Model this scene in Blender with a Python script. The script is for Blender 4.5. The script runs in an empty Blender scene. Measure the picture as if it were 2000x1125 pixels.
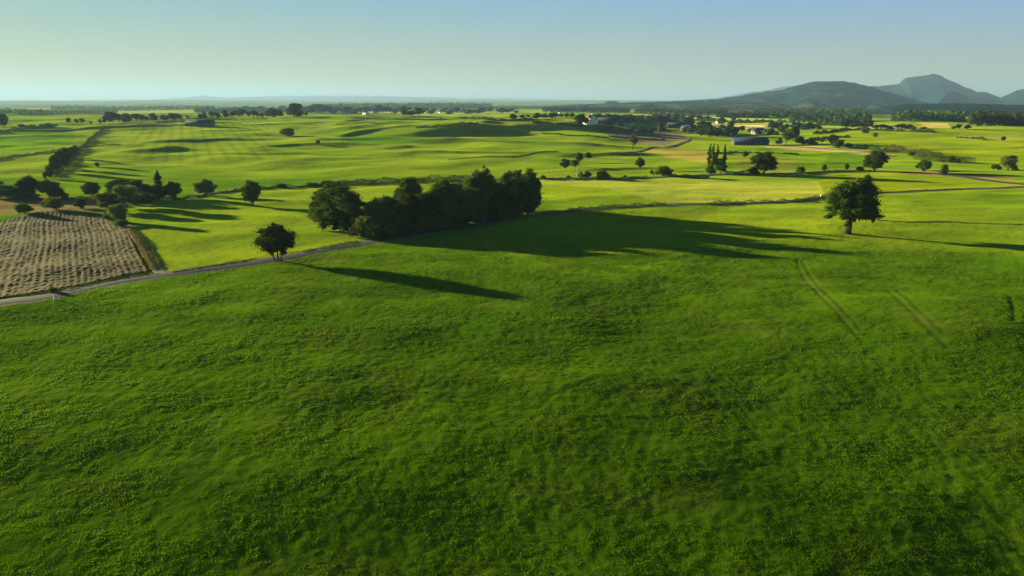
import bpy, math, random
import numpy as np
from mathutils import Vector

scene = bpy.context.scene
COL = scene.collection
rad = math.radians

# ------------------------------------------------------------------ camera model (2000 x 1125 picture)
FPX, CX, CY, CAMZ = 1400.0, 1000.0, 562.5, 35.0
PITCH = math.atan((CY - 195.0) / FPX)
CP, SP = math.cos(PITCH), math.sin(PITCH)
SUN_EL, SUN_AZ = rad(8.5), rad(-63.0)          # azimuth measured from the view direction (+Y), negative = left
SUNV = np.array([math.sin(SUN_AZ) * math.cos(SUN_EL), math.cos(SUN_AZ) * math.cos(SUN_EL), math.sin(SUN_EL)])


def ray(px, py):
    a, t = (px - CX) / FPX, (CY - py) / FPX
    return np.array([a, CP + t * SP, -SP + t * CP])


# ------------------------------------------------------------------ noise
def _hash(ix, iy, seed):
    h = (ix.astype(np.int64) * 374761393 + iy.astype(np.int64) * 668265263 + seed * 974634777) & 0xFFFFFFFF
    h = ((h ^ (h >> 13)) * 1274126177) & 0xFFFFFFFF
    return ((h ^ (h >> 16)) & 0xFFFFFF) / float(0xFFFFFF)


def noise(x, y, seed=0):
    x = np.asarray(x, float); y = np.asarray(y, float)
    ix, iy = np.floor(x), np.floor(y)
    fx, fy = x - ix, y - iy
    ux, uy = fx * fx * fx * (fx * (fx * 6 - 15) + 10), fy * fy * fy * (fy * (fy * 6 - 15) + 10)

    def g(dx, dy):
        a = _hash(ix + dx, iy + dy, seed) * 2 * np.pi
        return np.cos(a) * (fx - dx) + np.sin(a) * (fy - dy)
    n0 = g(0, 0) * (1 - ux) + g(1, 0) * ux
    n1 = g(0, 1) * (1 - ux) + g(1, 1) * ux
    return (n0 * (1 - uy) + n1 * uy) * 1.5


def fbm(x, y, seed=0, octs=3):
    s, a, f = 0, 1.0, 1.0
    for k in range(octs):
        s = s + a * noise(x * f, y * f, seed + 17 * k)
        a *= .5; f *= 2.03
    return s


def S(a, b, v):
    t = np.clip((v - a) / (b - a), 0, 1)
    return t * t * (3 - 2 * t)


def softplus(v, w):
    return w * np.logaddexp(0, v / w)


# ------------------------------------------------------------------ terrain height
def H(x, y, fine=True):
    x = np.asarray(x, float); y = np.asarray(y, float)
    r = np.hypot(x, y)
    u = x / np.maximum(y, 1.0)
    front = S(-20, 30, y)
    # the near meadow is a slope that falls towards the camera and to the right below a soft crest
    yc = 141 + 22 * S(-45, 60, x)
    d = softplus(yc - y, 9.0)
    z = -0.037 * 150 * np.tanh(d / 150)
    z = z - 0.062 * softplus(76 - y, 9.0) * S(-10, 20, y)
    e = softplus(x + 5, 14.0)
    z = z - 0.012 * 120 * np.tanh(e / 120) * S(172, 110, y)
    # wide hill in the middle and left
    w1 = (1 - S(0.09, 0.24, u))
    h1 = 12.6 * S(300, 1030, y) * (1 - 0.75 * S(1040, 1500, y))
    z = z + h1 * w1 * front
    # bank on the right flank of that hill, in its own shade
    q = (x * 0.62 - (y - 660) * 0.78)
    along = (x * 0.78 + (y - 660) * 0.62)
    z = z + 6.4 * S(14, -24, q) * S(-170, -40, along) * S(190, 60, along) * S(-220, -60, q)
    # right hill
    h2 = 8.0 * S(430, 860, y) * (1 - 0.9 * S(880, 1250, y))
    z = z + h2 * S(0.36, 0.55, u) * front
    # rolling ground
    mid = S(290, 420, y) * (1 - S(1100, 1600, y))
    z = z + mid * w1 * (1.5 * noise(x / 70 + y / 150, y / 62 - x / 210, 5) + 0.75 * noise(x / 34, y / 30, 6))
    rn = noise(x / 170 + y / 900, y / 75 - x / 330, 15) + .25 * noise(x / 60, y / 40, 16)
    z = z + mid * w1 * 1.5 * np.exp(-(rn / .16) ** 2) * (.5 + .8 * S(-.3, .4, noise(x / 210, y / 210, 18)))
    z = z + mid * (1 - w1) * 0.7 * np.exp(-(rn / .2) ** 2)
    z = z + mid * (1 - w1) * 1.3 * noise(x / 80, y / 60, 8)
    near = S(400, 230, y)
    z = z + near * (0.55 * noise(x / 34 + 3, y / 22, 9) + .2 * noise(x / 13, y / 10, 10))
    z = z + 3.0 * np.exp(-((x - 80) / 28) ** 2 - ((y - 112) / 22) ** 2)
    far = S(1300, 2600, r)
    z = z + far * (7 * noise(x / 900, y / 700, 11) + 3 * noise(x / 300, y / 300, 12)) - far * 4
    # the plain swells into pale ridges at the edge of sight
    z = z + S(6500, 9500, r) * (12 + 26 * noise(x / 2600, y / 2600, 13) + 10 * noise(x / 900, y / 900, 14))
    if fine:
        k = 1 - S(240, 420, r)
        z = z + k * (0.05 * noise(x / 3.1, y / 2.6, 21) + 0.045 * noise(x / 1.3, y / 1.2, 22))
        k2 = S(200, 330, r) * (1 - S(1000, 1500, r))
        z = z + k2 * 0.16 * noise(x / 11, y / 9, 23)
    return z


def inv(px, py):
    d = ray(px, py)
    t = np.geomspace(25, 14000, 6000)
    g = CAMZ + d[2] * t - H(d[0] * t, d[1] * t, False)
    k = np.argmax(g < 0)
    if not (g < 0).any():
        k = len(t) - 1
    a, b = t[max(k - 1, 0)], t[k]
    for _ in range(24):
        m = .5 * (a + b)
        if CAMZ + d[2] * m - float(H(d[0] * m, d[1] * m, False)) < 0:
            b = m
        else:
            a = m
    return np.array([d[0] * b, d[1] * b])


def inv_line(pts):
    return np.array([inv(*p) for p in pts])


def smooth_line(P, step):
    P = np.asarray(P, float)
    Q = np.vstack([2 * P[0] - P[1], P, 2 * P[-1] - P[-2]])
    out = []
    for i in range(1, len(Q) - 2):
        p0, p1, p2, p3 = Q[i - 1], Q[i], Q[i + 1], Q[i + 2]
        n = max(2, int(np.linalg.norm(p2 - p1) / step))
        for t in np.arange(n) / n:
            out.append(.5 * ((2 * p1) + (-p0 + p2) * t + (2 * p0 - 5 * p1 + 4 * p2 - p3) * t * t + (-p0 + 3 * p1 - 3 * p2 + p3) * t ** 3))
    out.append(Q[-2])
    return np.array(out)


def in_poly(x, y, poly):
    inside = np.zeros(x.shape, bool)
    n = len(poly)
    j = n - 1
    for i in range(n):
        xi, yi = poly[i]; xj, yj = poly[j]
        c = ((yi > y) != (yj > y)) & (x < (xj - xi) * (y - yi) / (yj - yi + 1e-12) + xi)
        inside ^= c
        j = i
    return inside


def dist_line(x, y, L):
    best = np.full(x.shape, 1e9)
    for a, b in zip(L[:-1], L[1:]):
        ab = b - a
        t = np.clip(((x - a[0]) * ab[0] + (y - a[1]) * ab[1]) / (ab @ ab + 1e-9), 0, 1)
        best = np.minimum(best, np.hypot(x - a[0] - t * ab[0], y - a[1] - t * ab[1]))
    return best


# ------------------------------------------------------------------ mesh and object helpers
def np_mesh(name, V, F, mat=None, col=None, smooth=True, mat_index=None, mats=None):
    V = np.asarray(V, np.float32); F = np.asarray(F, np.int32)
    me = bpy.data.meshes.new(name)
    k = F.shape[1]
    me.vertices.add(len(V)); me.vertices.foreach_set('co', V.ravel())
    me.loops.add(F.size); me.loops.foreach_set('vertex_index', F.ravel())
    me.polygons.add(len(F)); me.polygons.foreach_set('loop_start', np.arange(0, F.size, k, dtype=np.int32))
    if smooth:
        me.polygons.foreach_set('use_smooth', np.ones(len(F), bool))
    for m in (mats or ([mat] if mat else [])):
        me.materials.append(m)
    if mat_index is not None:
        me.polygons.foreach_set('material_index', np.asarray(mat_index, np.int32))
    if col is not None:
        a = me.color_attributes.new('tone', 'FLOAT_COLOR', 'POINT')
        c = np.ones((len(V), 4), np.float32); c[:, :col.shape[1]] = col
        a.data.foreach_set('color', c.ravel())
    me.update(calc_edges=True)
    return me


def link(name, data, parent=None, loc=None):
    o = bpy.data.objects.new(name, data)
    COL.objects.link(o)
    if parent is not None:
        o.parent = parent
    if loc is not None:
        o.location = loc
    return o


def tag(o, label=None, cat=None, group=None, kind=None):
    for k, v in (('label', label), ('category', cat), ('group', group), ('kind', kind)):
        if v:
            o[k] = v
    return o


# ------------------------------------------------------------------ materials
def new_mat(name):
    m = bpy.data.materials.new(name); m.use_nodes = True
    nt = m.node_tree; nt.nodes.clear()
    out = nt.nodes.new('ShaderNodeOutputMaterial')
    return m, nt, out


def N(nt, kind, **kw):
    n = nt.nodes.new(kind)
    for k, v in kw.items():
        if k in n.inputs:
            n.inputs[k].default_value = v
        else:
            setattr(n, k, v)
    return n


def simple_mat(name, rgb, rough=0.8, scale=2.0, var=0.25, bump=0.0):
    m, nt, out = new_mat(name)
    b = N(nt, 'ShaderNodeBsdfPrincipled', Roughness=rough)
    b.inputs['Specular IOR Level'].default_value = 0.2
    tc = N(nt, 'ShaderNodeTexCoord')
    no = N(nt, 'ShaderNodeTexNoise', Scale=scale, Detail=5.0)
    nt.links.new(tc.outputs['Object'], no.inputs['Vector'])
    mr = N(nt, 'ShaderNodeMapRange')
    mr.inputs['To Min'].default_value = 1 - var; mr.inputs['To Max'].default_value = 1 + var
    nt.links.new(no.outputs['Fac'], mr.inputs['Value'])
    mu = N(nt, 'ShaderNodeVectorMath', operation='SCALE')
    mu.inputs[0].default_value = rgb
    nt.links.new(mr.outputs[0], mu.inputs['Scale'])
    nt.links.new(mu.outputs[0], b.inputs['Base Color'])
    if bump:
        bp = N(nt, 'ShaderNodeBump', Strength=bump, Distance=0.2)
        nt.links.new(no.outputs['Fac'], bp.inputs['Height'])
        nt.links.new(bp.outputs[0], b.inputs['Normal'])
    nt.links.new(b.outputs[0], out.inputs[0])
    return m


def foliage_mat(name, rgb, trans=0.35, var=0.35):
    """Diffuse plus translucent leaf; each leaf carries its own tone, each plant a slight hue shift."""
    m, nt, out = new_mat(name)
    at = N(nt, 'ShaderNodeAttribute', attribute_name='tone')
    oi = N(nt, 'ShaderNodeObjectInfo')
    hs = N(nt, 'ShaderNodeHueSaturation')
    mh = N(nt, 'ShaderNodeMapRange'); mh.inputs['To Min'].default_value = .485; mh.inputs['To Max'].default_value = .515
    mv = N(nt, 'ShaderNodeMapRange'); mv.inputs['To Min'].default_value = 1 - var; mv.inputs['To Max'].default_value = 1 + var
    nt.links.new(oi.outputs['Random'], mh.inputs['Value']); nt.links.new(oi.outputs['Random'], mv.inputs['Value'])
    nt.links.new(mh.outputs[0], hs.inputs['Hue']); nt.links.new(mv.outputs[0], hs.inputs['Value'])
    mul = N(nt, 'ShaderNodeVectorMath', operation='MULTIPLY'); mul.inputs[1].default_value = rgb
    nt.links.new(at.outputs['Color'], mul.inputs[0]); nt.links.new(mul.outputs[0], hs.inputs['Color'])
    d = N(nt, 'ShaderNodeBsdfDiffuse'); t = N(nt, 'ShaderNodeBsdfTranslucent')
    nt.links.new(hs.outputs[0], d.inputs[0]); nt.links.new(hs.outputs[0], t.inputs[0])
    mx = N(nt, 'ShaderNodeMixShader'); mx.inputs[0].default_value = trans
    nt.links.new(d.outputs[0], mx.inputs[1]); nt.links.new(t.outputs[0], mx.inputs[2])
    nt.links.new(mx.outputs[0], out.inputs[0])
    return m


def ground_mat():
    m, nt, out = new_mat('field_grass')
    at = N(nt, 'ShaderNodeAttribute', attribute_name='tone')
    tc = N(nt, 'ShaderNodeTexCoord')
    n1 = N(nt, 'ShaderNodeTexNoise', Scale=0.55, Detail=6.0, Roughness=0.6)
    n2 = N(nt, 'ShaderNodeTexNoise', Scale=0.03, Detail=4.0)
    n3 = N(nt, 'ShaderNodeTexNoise', Scale=1.6, Detail=4.0)
    for n in (n1, n2, n3):
        nt.links.new(tc.outputs['Object'], n.inputs['Vector'])
    a = N(nt, 'ShaderNodeMapRange'); a.inputs['From Min'].default_value = .3; a.inputs['From Max'].default_value = .7
    a.inputs['To Min'].default_value = .78; a.inputs['To Max'].default_value = 1.2
    b = N(nt, 'ShaderNodeMapRange'); b.inputs['From Min'].default_value = .3; b.inputs['From Max'].default_value = .7
    b.inputs['To Min'].default_value = .82; b.inputs['To Max'].default_value = 1.18
    nt.links.new(n1.outputs['Fac'], a.inputs['Value']); nt.links.new(n2.outputs['Fac'], b.inputs['Value'])
    mm = N(nt, 'ShaderNodeMath', operation='MULTIPLY')
    nt.links.new(a.outputs[0], mm.inputs[0]); nt.links.new(b.outputs[0], mm.inputs[1])
    sc = N(nt, 'ShaderNodeVectorMath', operation='SCALE')
    nt.links.new(at.outputs['Color'], sc.inputs[0]); nt.links.new(mm.outputs[0], sc.inputs['Scale'])
    p = N(nt, 'ShaderNodeBsdfPrincipled', Roughness=1.0)
    p.inputs['Specular IOR Level'].default_value = 0.0
    nt.links.new(sc.outputs[0], p.inputs['Base Color'])
    p.inputs['Sheen Weight'].default_value = 0.15
    p.inputs['Sheen Roughness'].default_value = 0.5
    sh = N(nt, 'ShaderNodeVectorMath', operation='SCALE'); sh.inputs['Scale'].default_value = 5.2
    nt.links.new(sc.outputs[0], sh.inputs[0]); nt.links.new(sh.outputs[0], p.inputs['Sheen Tint'])
    bp = N(nt, 'ShaderNodeBump', Strength=0.6, Distance=0.12)
    nt.links.new(n3.outputs['Fac'], bp.inputs['Height']); nt.links.new(bp.outputs[0], p.inputs['Normal'])
    nt.links.new(p.outputs[0], out.inputs[0])
    return m


M_GROUND = ground_mat()
M_LEAF = foliage_mat('dark_leaves', (0.062, 0.094, 0.011), .36)
M_OLIVE = foliage_mat('olive_leaves', (0.135, 0.165, 0.026), .38)
M_PALE = foliage_mat('pale_leaves', (0.10, 0.12, 0.035), .4)
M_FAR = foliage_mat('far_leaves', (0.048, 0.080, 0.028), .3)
M_GRASS = foliage_mat('meadow_blades', (1, 1, 1), .5, 0.0)
M_DRY = foliage_mat('dry_weeds', (0.26, 0.21, 0.03), .4)
M_BARK = simple_mat('bark', (0.028, 0.022, 0.015), .95, 4, .4, .6)
M_ROAD = simple_mat('lane_asphalt', (0.055, 0.052, 0.055), .9, 0.8, .25)
M_VERGE = simple_mat('worn_verge', (0.085, 0.085, 0.03), .95, 0.5, .5, .4)
M_TRACK = simple_mat('dry_earth', (0.17, 0.13, 0.08), .95, 0.6, .3)
M_STUBBLE = simple_mat('stubble', (0.092, 0.062, 0.010), .95, 1.1, .38, .5)
M_WHITE = simple_mat('white_render', (0.78, 0.77, 0.72), .8, 0.6, .08)
M_STONE = simple_mat('dark_stone', (0.075, 0.07, 0.068), .9, 1.2, .3)
M_BLUE = simple_mat('blue_sheet_roof', (0.022, 0.036, 0.12), .75, .5, .15)
M_SLATE = simple_mat('slate_roof', (0.026, 0.036, 0.05), .95, .8, .2)
M_TILE = simple_mat('clay_tile_roof', (0.22, 0.10, 0.06), .8, .8, .25)
M_GLASS = simple_mat('window_glass', (0.03, 0.035, 0.045), .15, 1, .05)
M_GREYMETAL = simple_mat('grey_sheet', (0.25, 0.27, 0.28), .6, .5, .1)
M_WOOD = simple_mat('pale_wood', (0.45, 0.42, 0.36), .8, 3, .2)
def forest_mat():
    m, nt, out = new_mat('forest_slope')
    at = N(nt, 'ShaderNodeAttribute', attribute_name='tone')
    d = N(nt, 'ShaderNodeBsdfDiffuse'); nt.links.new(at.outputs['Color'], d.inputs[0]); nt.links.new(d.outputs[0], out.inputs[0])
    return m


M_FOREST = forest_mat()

# ------------------------------------------------------------------ lines and fields, traced as ground positions
LANE = inv_line([(-160, 622), (0, 592), (107, 577), (215, 554), (310, 538), (420, 523), (520, 509), (600, 495), (690, 479), (745, 468),
                 (830, 455), (940, 436), (1040, 419), (1110, 412), (1250, 403), (1400, 399), (1510, 396), (1600, 388), (1710, 377), (1860, 370), (2000, 365), (2200, 355)])
LANE_S = smooth_line(LANE, 2.0)
MIDROAD = inv_line([(380, 383), (440, 374), (560, 365), (640, 361), (760, 357), (900, 352), (1060, 349), (1180, 349.5), (1290, 346), (1380, 342), (1470, 340),
                    (1560, 338), (1660, 333.5), (1740, 335), (1800, 338), (1870, 344), (1930, 353), (2010, 361), (2150, 372)])
MIDROAD_S = smooth_line(MIDROAD, 4.0)

G = lambda r, g, b: np.array([r, g, b])
C_MEADOW = G(0.056, 0.108, 0.002)
C_BRIGHT = G(0.105, 0.150, 0.006)
C_HAY = G(0.155, 0.178, 0.022)
C_HILL = G(0.092, 0.132, 0.006)
C_OLIVE = G(0.108, 0.122, 0.013)
C_STRAW = G(0.26, 0.20, 0.09)
C_EARTH = G(0.12, 0.095, 0.06)
C_DARK = G(0.045, 0.075, 0.012)

FIELDS = [  # (traced corners, colour)
    ([(250, 440), (320, 534), (520, 505), (700, 471), (820, 455), (1040, 417), (1060, 352), (760, 360), (560, 368), (440, 379), (300, 395), (240, 410)], C_BRIGHT),
    ([(1040, 417), (1110, 411), (1250, 402), (1510, 395), (1610, 386), (1600, 352), (1450, 345), (1290, 348), (1056, 351)], C_BRIGHT),
    ([(1056, 360), (1056, 351), (1290, 348), (1440, 347), (1600, 354), (1620, 383), (1510, 393), (1400, 397), (1300, 397), (1250, 385), (1180, 366)], C_HAY),
    ([(1610, 386), (1700, 376), (2000, 364), (2200, 355), (2100, 350), (1930, 352), (1800, 340), (1660, 336), (1600, 352)], C_OLIVE * .95 + G(0, .015, -.01)),
    ([(1110, 413), (1510, 397), (1710, 378), (2010, 365), (2200, 360), (2400, 430), (2200, 520), (1900, 492), (1300, 496), (1000, 500), (860, 462)], C_BRIGHT * .92),
    ([(0, 384), (250, 384), (246, 408), (150, 412), (0, 420), (-120, 425), (-120, 384)], C_STRAW * .42),
    ([(590, 418), (612, 412), (700, 462), (690, 470), (640, 452)], C_OLIVE),
    ([(1290, 283), (1385, 296), (1380, 318), (1330, 312), (1260, 297)], G(.17, .14, .03)),
    ([(930, 236), (1130, 238), (1180, 256), (960, 256), (900, 246)], C_OLIVE * 1.15),
    ([(1170, 247), (1300, 250), (1345, 270), (1300, 284), (1235, 280), (1180, 262)], C_EARTH * .8),
    ([(1440, 243), (1492, 245), (1500, 254), (1425, 253)], C_STRAW * 1.1),
    ([(1790, 239), (1850, 241), (1855, 249), (1795, 249)], G(.24, .19, .06)),
    ([(1420, 286), (1700, 300), (1700, 330), (1560, 337), (1420, 332)], C_MEADOW * 1.0 + G(.015, .012, 0)),
    ([(1600, 256), (2000, 250), (2100, 262), (2100, 318), (1890, 320), (1700, 290), (1590, 275)], C_OLIVE * .85 + G(0, .02, -.01)),
    ([(1700, 335), (1800, 333), (1990, 346), (1965, 354), (1880, 347), (1760, 340)], G(.13, .10, .03)),
    ([(1480, 284), (1600, 286), (1745, 302), (1740, 308), (1590, 294), (1500, 289)], C_STRAW * .8),
    ([(1620, 300), (1700, 304), (1690, 326), (1600, 330)], C_MEADOW * .9),
    ([(1420, 306), (1480, 302), (1560, 312), (1550, 336), (1440, 338)], C_OLIVE * .95),
    ([(1700, 240), (1800, 242), (1800, 256), (1640, 258)], C_OLIVE * 1.1),
    ([(1860, 262), (2040, 262), (2040, 274), (1900, 272)], C_OLIVE),
    ([(640, 262), (800, 262), (830, 276), (690, 284)], C_MEADOW * 1.1),
    ([(0, 262), (150, 258), (140, 284), (0, 300)], C_MEADOW * 1.15),
    ([(1190, 228), (1420, 232), (1420, 238), (1200, 236)], C_HILL * .9),
    ([(600, 500), (700, 505), (800, 507), (760, 515), (600, 512)], C_OLIVE),
]
FIELDS_W = [(inv_line(p), c) for p, c in FIELDS]
RUTS = [smooth_line(inv_line(p), 2.0) for p in ([(1556, 508), (1562, 528), (1580, 555), (1615, 590), (1672, 655)], [(1566, 508), (1574, 526), (1596, 555), (1630, 590), (1690, 655)],
        [(1735, 570), (1790, 620), (1850, 680)], [(1752, 568), (1806, 617), (1868, 676)], [(1972, 580), (1978, 605), (1980, 640)])]
PLOUGH = inv_line([(-140, 612), (0, 583), (110, 566), (215, 545), (290, 531), (262, 478), (243, 445), (215, 418), (150, 413), (0, 421), (-160, 428)])


# ------------------------------------------------------------------ ground: one polar sheet, dense in front
def build_ground():
    th = np.concatenate([np.linspace(-44, 44, 900), np.linspace(47, 313, 80)])
    th = np.radians(th)
    rs = [3.0]
    while rs[-1] < 26000:
        r = rs[-1]
        if r < 36: st = 3.0
        elif r < 260: st = max(0.42, min(1.6, r * r / 26000))
        elif r < 1500: st = min(3.6, 1.6 + (r - 260) * .006)
        else: st = min(3.6 * (r / 1500) ** 3, 160)
        rs.append(r + st)
    rs = np.array(rs)
    R, T = np.meshgrid(rs, th, indexing='ij')
    X, Y = R * np.sin(T), R * np.cos(T)
    Z = H(X, Y)
    for L in RUTS:
        sel = (R > 40) & (R < 240) & (np.abs(T) < .8)
        dd = dist_line(X[sel], Y[sel], L[::3])
        Z[sel] -= 0.05 * np.exp(-(dd / .45) ** 2)
    # colours of the fields
    C = np.empty(X.shape + (3,)); C[:] = C_MEADOW
    U = X / np.maximum(Y, 1)
    wide = (Y > 330)
    C[wide] = C_HILL
    # far patchwork of fields
    farm = (R > 900)
    qx, qy = X[farm] / 190 + .6 * noise(X[farm] / 500, Y[farm] / 500, 31), Y[farm] / 330 + .6 * noise(X[farm] / 400, Y[farm] / 600, 32)
    cell = _hash(np.floor(qx + .37 * np.floor(qy)), np.floor(qy), 77)
    pal = np.array([C_HILL * .9, C_BRIGHT * .9, C_DARK, C_OLIVE, C_MEADOW, C_HAY, C_STRAW * .8, C_DARK * .8])
    pick = pal[np.minimum((cell * 8).astype(int), 7)]
    w = (S(1000, 1080, R[farm]) * (1 - (1 - S(.09, .2, U[farm])) * (1 - S(1050, 1120, Y[farm]))))[:, None]
    w = w * (1 - ((U[farm] > .42) * (1 - S(900, 960, Y[farm]))))[:, None]
    C[farm] = C[farm] * (1 - w) + pick * w
    for poly, c in FIELDS_W:
        lo, hi = poly.min(0), poly.max(0)
        sel = (X >= lo[0]) & (X <= hi[0]) & (Y >= lo[1]) & (Y <= hi[1])
        idx = np.where(sel)
        ins = in_poly(X[idx], Y[idx], poly)
        C[idx[0][ins], idx[1][ins]] = c
    # drilled rows on the hill
    hillrow = (Y > 420) & (Y < 1000) & (U > -.52) & (U < -.33)
    s = np.sin((X + .44 * Y)[hillrow] / 4.6 * 2 * np.pi * .5)
    C[hillrow] *= (1 - .22 * np.clip(s, 0, 1))[:, None]
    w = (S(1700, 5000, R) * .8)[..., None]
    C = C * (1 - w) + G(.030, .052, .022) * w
    for L in RUTS:
        sel = (R > 40) & (R < 240) & (np.abs(T) < .8)
        k = np.exp(-(dist_line(X[sel], Y[sel], L[::3]) / .4) ** 2)[:, None] * .8
        C[sel] = C[sel] * (1 - k) + G(.03, .035, .008) * k
    # wandering tint
    t = fbm(X / 70, Y / 45, 41, 3)[..., None]
    C *= 1 + .26 * t * G(1.35, .8, 1)
    p = S(.25, .6, fbm(X / 17, Y / 12, 43, 3))[..., None] * (1 - S(250, 330, R))[..., None]
    C = C * (1 - p * .35) + (C_OLIVE * .85) * p * .35
    n, m = X.shape
    V = np.stack([X, Y, Z], -1).reshape(-1, 3)
    i = np.arange(n - 1)[:, None] * m + np.arange(m)[None, :]
    j = np.arange(n - 1)[:, None] * m + (np.arange(m)[None, :] + 1) % m
    F = np.stack([i, i + m, j + m, j], -1).reshape(-1, 4)
    cap = len(V)
    V = np.vstack([V, [[0, 0, float(H(0, 0))]]])
    C2 = np.vstack([C.reshape(-1, 3), [C_MEADOW]])
    k = np.arange(m)
    capf = np.stack([np.full(m, cap), np.full(m, cap), k, (k + 1) % m], -1)
    me = np_mesh('ground', V, F, M_GROUND, C2)
    o = link('ground', me); tag(o, kind='structure')
    return rs, th, Z


RS, TH, ZG = build_ground()


def GZ(x, y):
    """height of the built ground sheet"""
    x = np.asarray(x, float); y = np.asarray(y, float)
    r = np.hypot(x, y); t = np.arctan2(x, y)
    t = np.where(t < TH[0], t + 2 * np.pi, t)
    i = np.clip(np.searchsorted(RS, r) - 1, 0, len(RS) - 2)
    j = np.clip(np.searchsorted(TH, t) - 1, 0, len(TH) - 2)
    a = np.clip((r - RS[i]) / (RS[i + 1] - RS[i]), 0, 1); b = np.clip((t - TH[j]) / (TH[j + 1] - TH[j]), 0, 1)
    return (ZG[i, j] * (1 - a) + ZG[i + 1, j] * a) * (1 - b) + (ZG[i, j + 1] * (1 - a) + ZG[i + 1, j + 1] * a) * b


def ribbon(name, L, width, mat, lift=.06, kind='structure', seed=0):
    L = np.asarray(L)
    T = np.gradient(L, axis=0); T /= np.linalg.norm(T, axis=1)[:, None] + 1e-9
    Nn = np.stack([T[:, 1], -T[:, 0]], 1)
    k = 7
    s = np.linspace(-.5, .5, k)
    V = []
    for q in s:
        wob = width * (1 + .12 * noise(np.arange(len(L)) * .21, np.full(len(L), q * 3 + seed), seed))
        P = L + Nn * (q * wob)[:, None]
        z = GZ(P[:, 0], P[:, 1]) + lift * (1 - (2 * q) ** 4 * .8)
        V.append(np.column_stack([P, z]))
    V = np.stack(V, 1)
    n = len(L)
    i = np.arange(n - 1)[:, None] * k + np.arange(k - 1)[None]
    F = np.stack([i, i + 1, i + k + 1, i + k], -1).reshape(-1, 4)
    o = link(name, np_mesh(name, V.reshape(-1, 3), F, mat))
    tag(o, kind=kind)
    return o


ribbon('verge', LANE_S, 6.2, M_VERGE, .05, seed=3)
ribbon('road', LANE_S, 3.9, M_ROAD, .12)
ribbon('country_road', MIDROAD_S, 5.5, M_ROAD, .28)
ribbon('farm_track', smooth_line(inv_line([(316, 536), (296, 505), (270, 468), (248, 440)]), 2), 2.6, M_TRACK, .10)
ribbon('dirt_track', smooth_line(inv_line([(1190, 299), (1230, 297), (1262, 291), (1300, 288), (1330, 280), (1346, 272)]), 4), 5.0, M_TRACK, .3)
ribbon('dirt_path', smooth_line(inv_line([(1500, 284), (1580, 288), (1640, 293), (1700, 297), (1745, 306)]), 4), 5.0, M_TRACK, .3)


# ------------------------------------------------------------------ ploughed stubble field with real furrows
def build_plough():
    lo, hi = PLOUGH.min(0), PLOUGH.max(0)
    st = .28
    xs = np.arange(lo[0], hi[0], st); ys = np.arange(lo[1], hi[1], st * 1.6)
    X, Y = np.meshgrid(xs, ys, indexing='ij')
    ins = in_poly(X, Y, PLOUGH) & (X > -150)
    az = rad(-31)
    ac = X * math.cos(az) - Y * math.sin(az)
    ac = ac + 0.8 * noise(X / 45, Y / 45, 51) + .09 * noise(X / 5, Y / 5, 52)
    ridge = np.sin((ac + .5 * noise(ac / 3.1, ac * 0, 57)) / 1.15 * 2 * np.pi)
    Z = GZ(X, Y) + .22 + .075 * ridge * (.7 + .5 * noise(X / 6, Y / 6, 53)) + .10 * fbm(X / .8, Y / 1.1, 54, 2)
    idx = -np.ones(X.shape, int)
    q = ins[:-1, :-1] & ins[1:, :-1] & ins[:-1, 1:] & ins[1:, 1:]
    use = np.zeros(X.shape, bool)
    use[:-1, :-1] |= q; use[1:, :-1] |= q; use[:-1, 1:] |= q; use[1:, 1:] |= q
    idx[use] = np.arange(use.sum())
    V = np.stack([X[use], Y[use], Z[use]], -1)
    F = np.stack([idx[:-1, :-1][q], idx[1:, :-1][q], idx[1:, 1:][q], idx[:-1, 1:][q]], -1)
    o = link('ploughed_field', np_mesh('ploughed_field', V, F, M_STUBBLE))
    tag(o, kind='structure')


build_plough()


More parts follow.
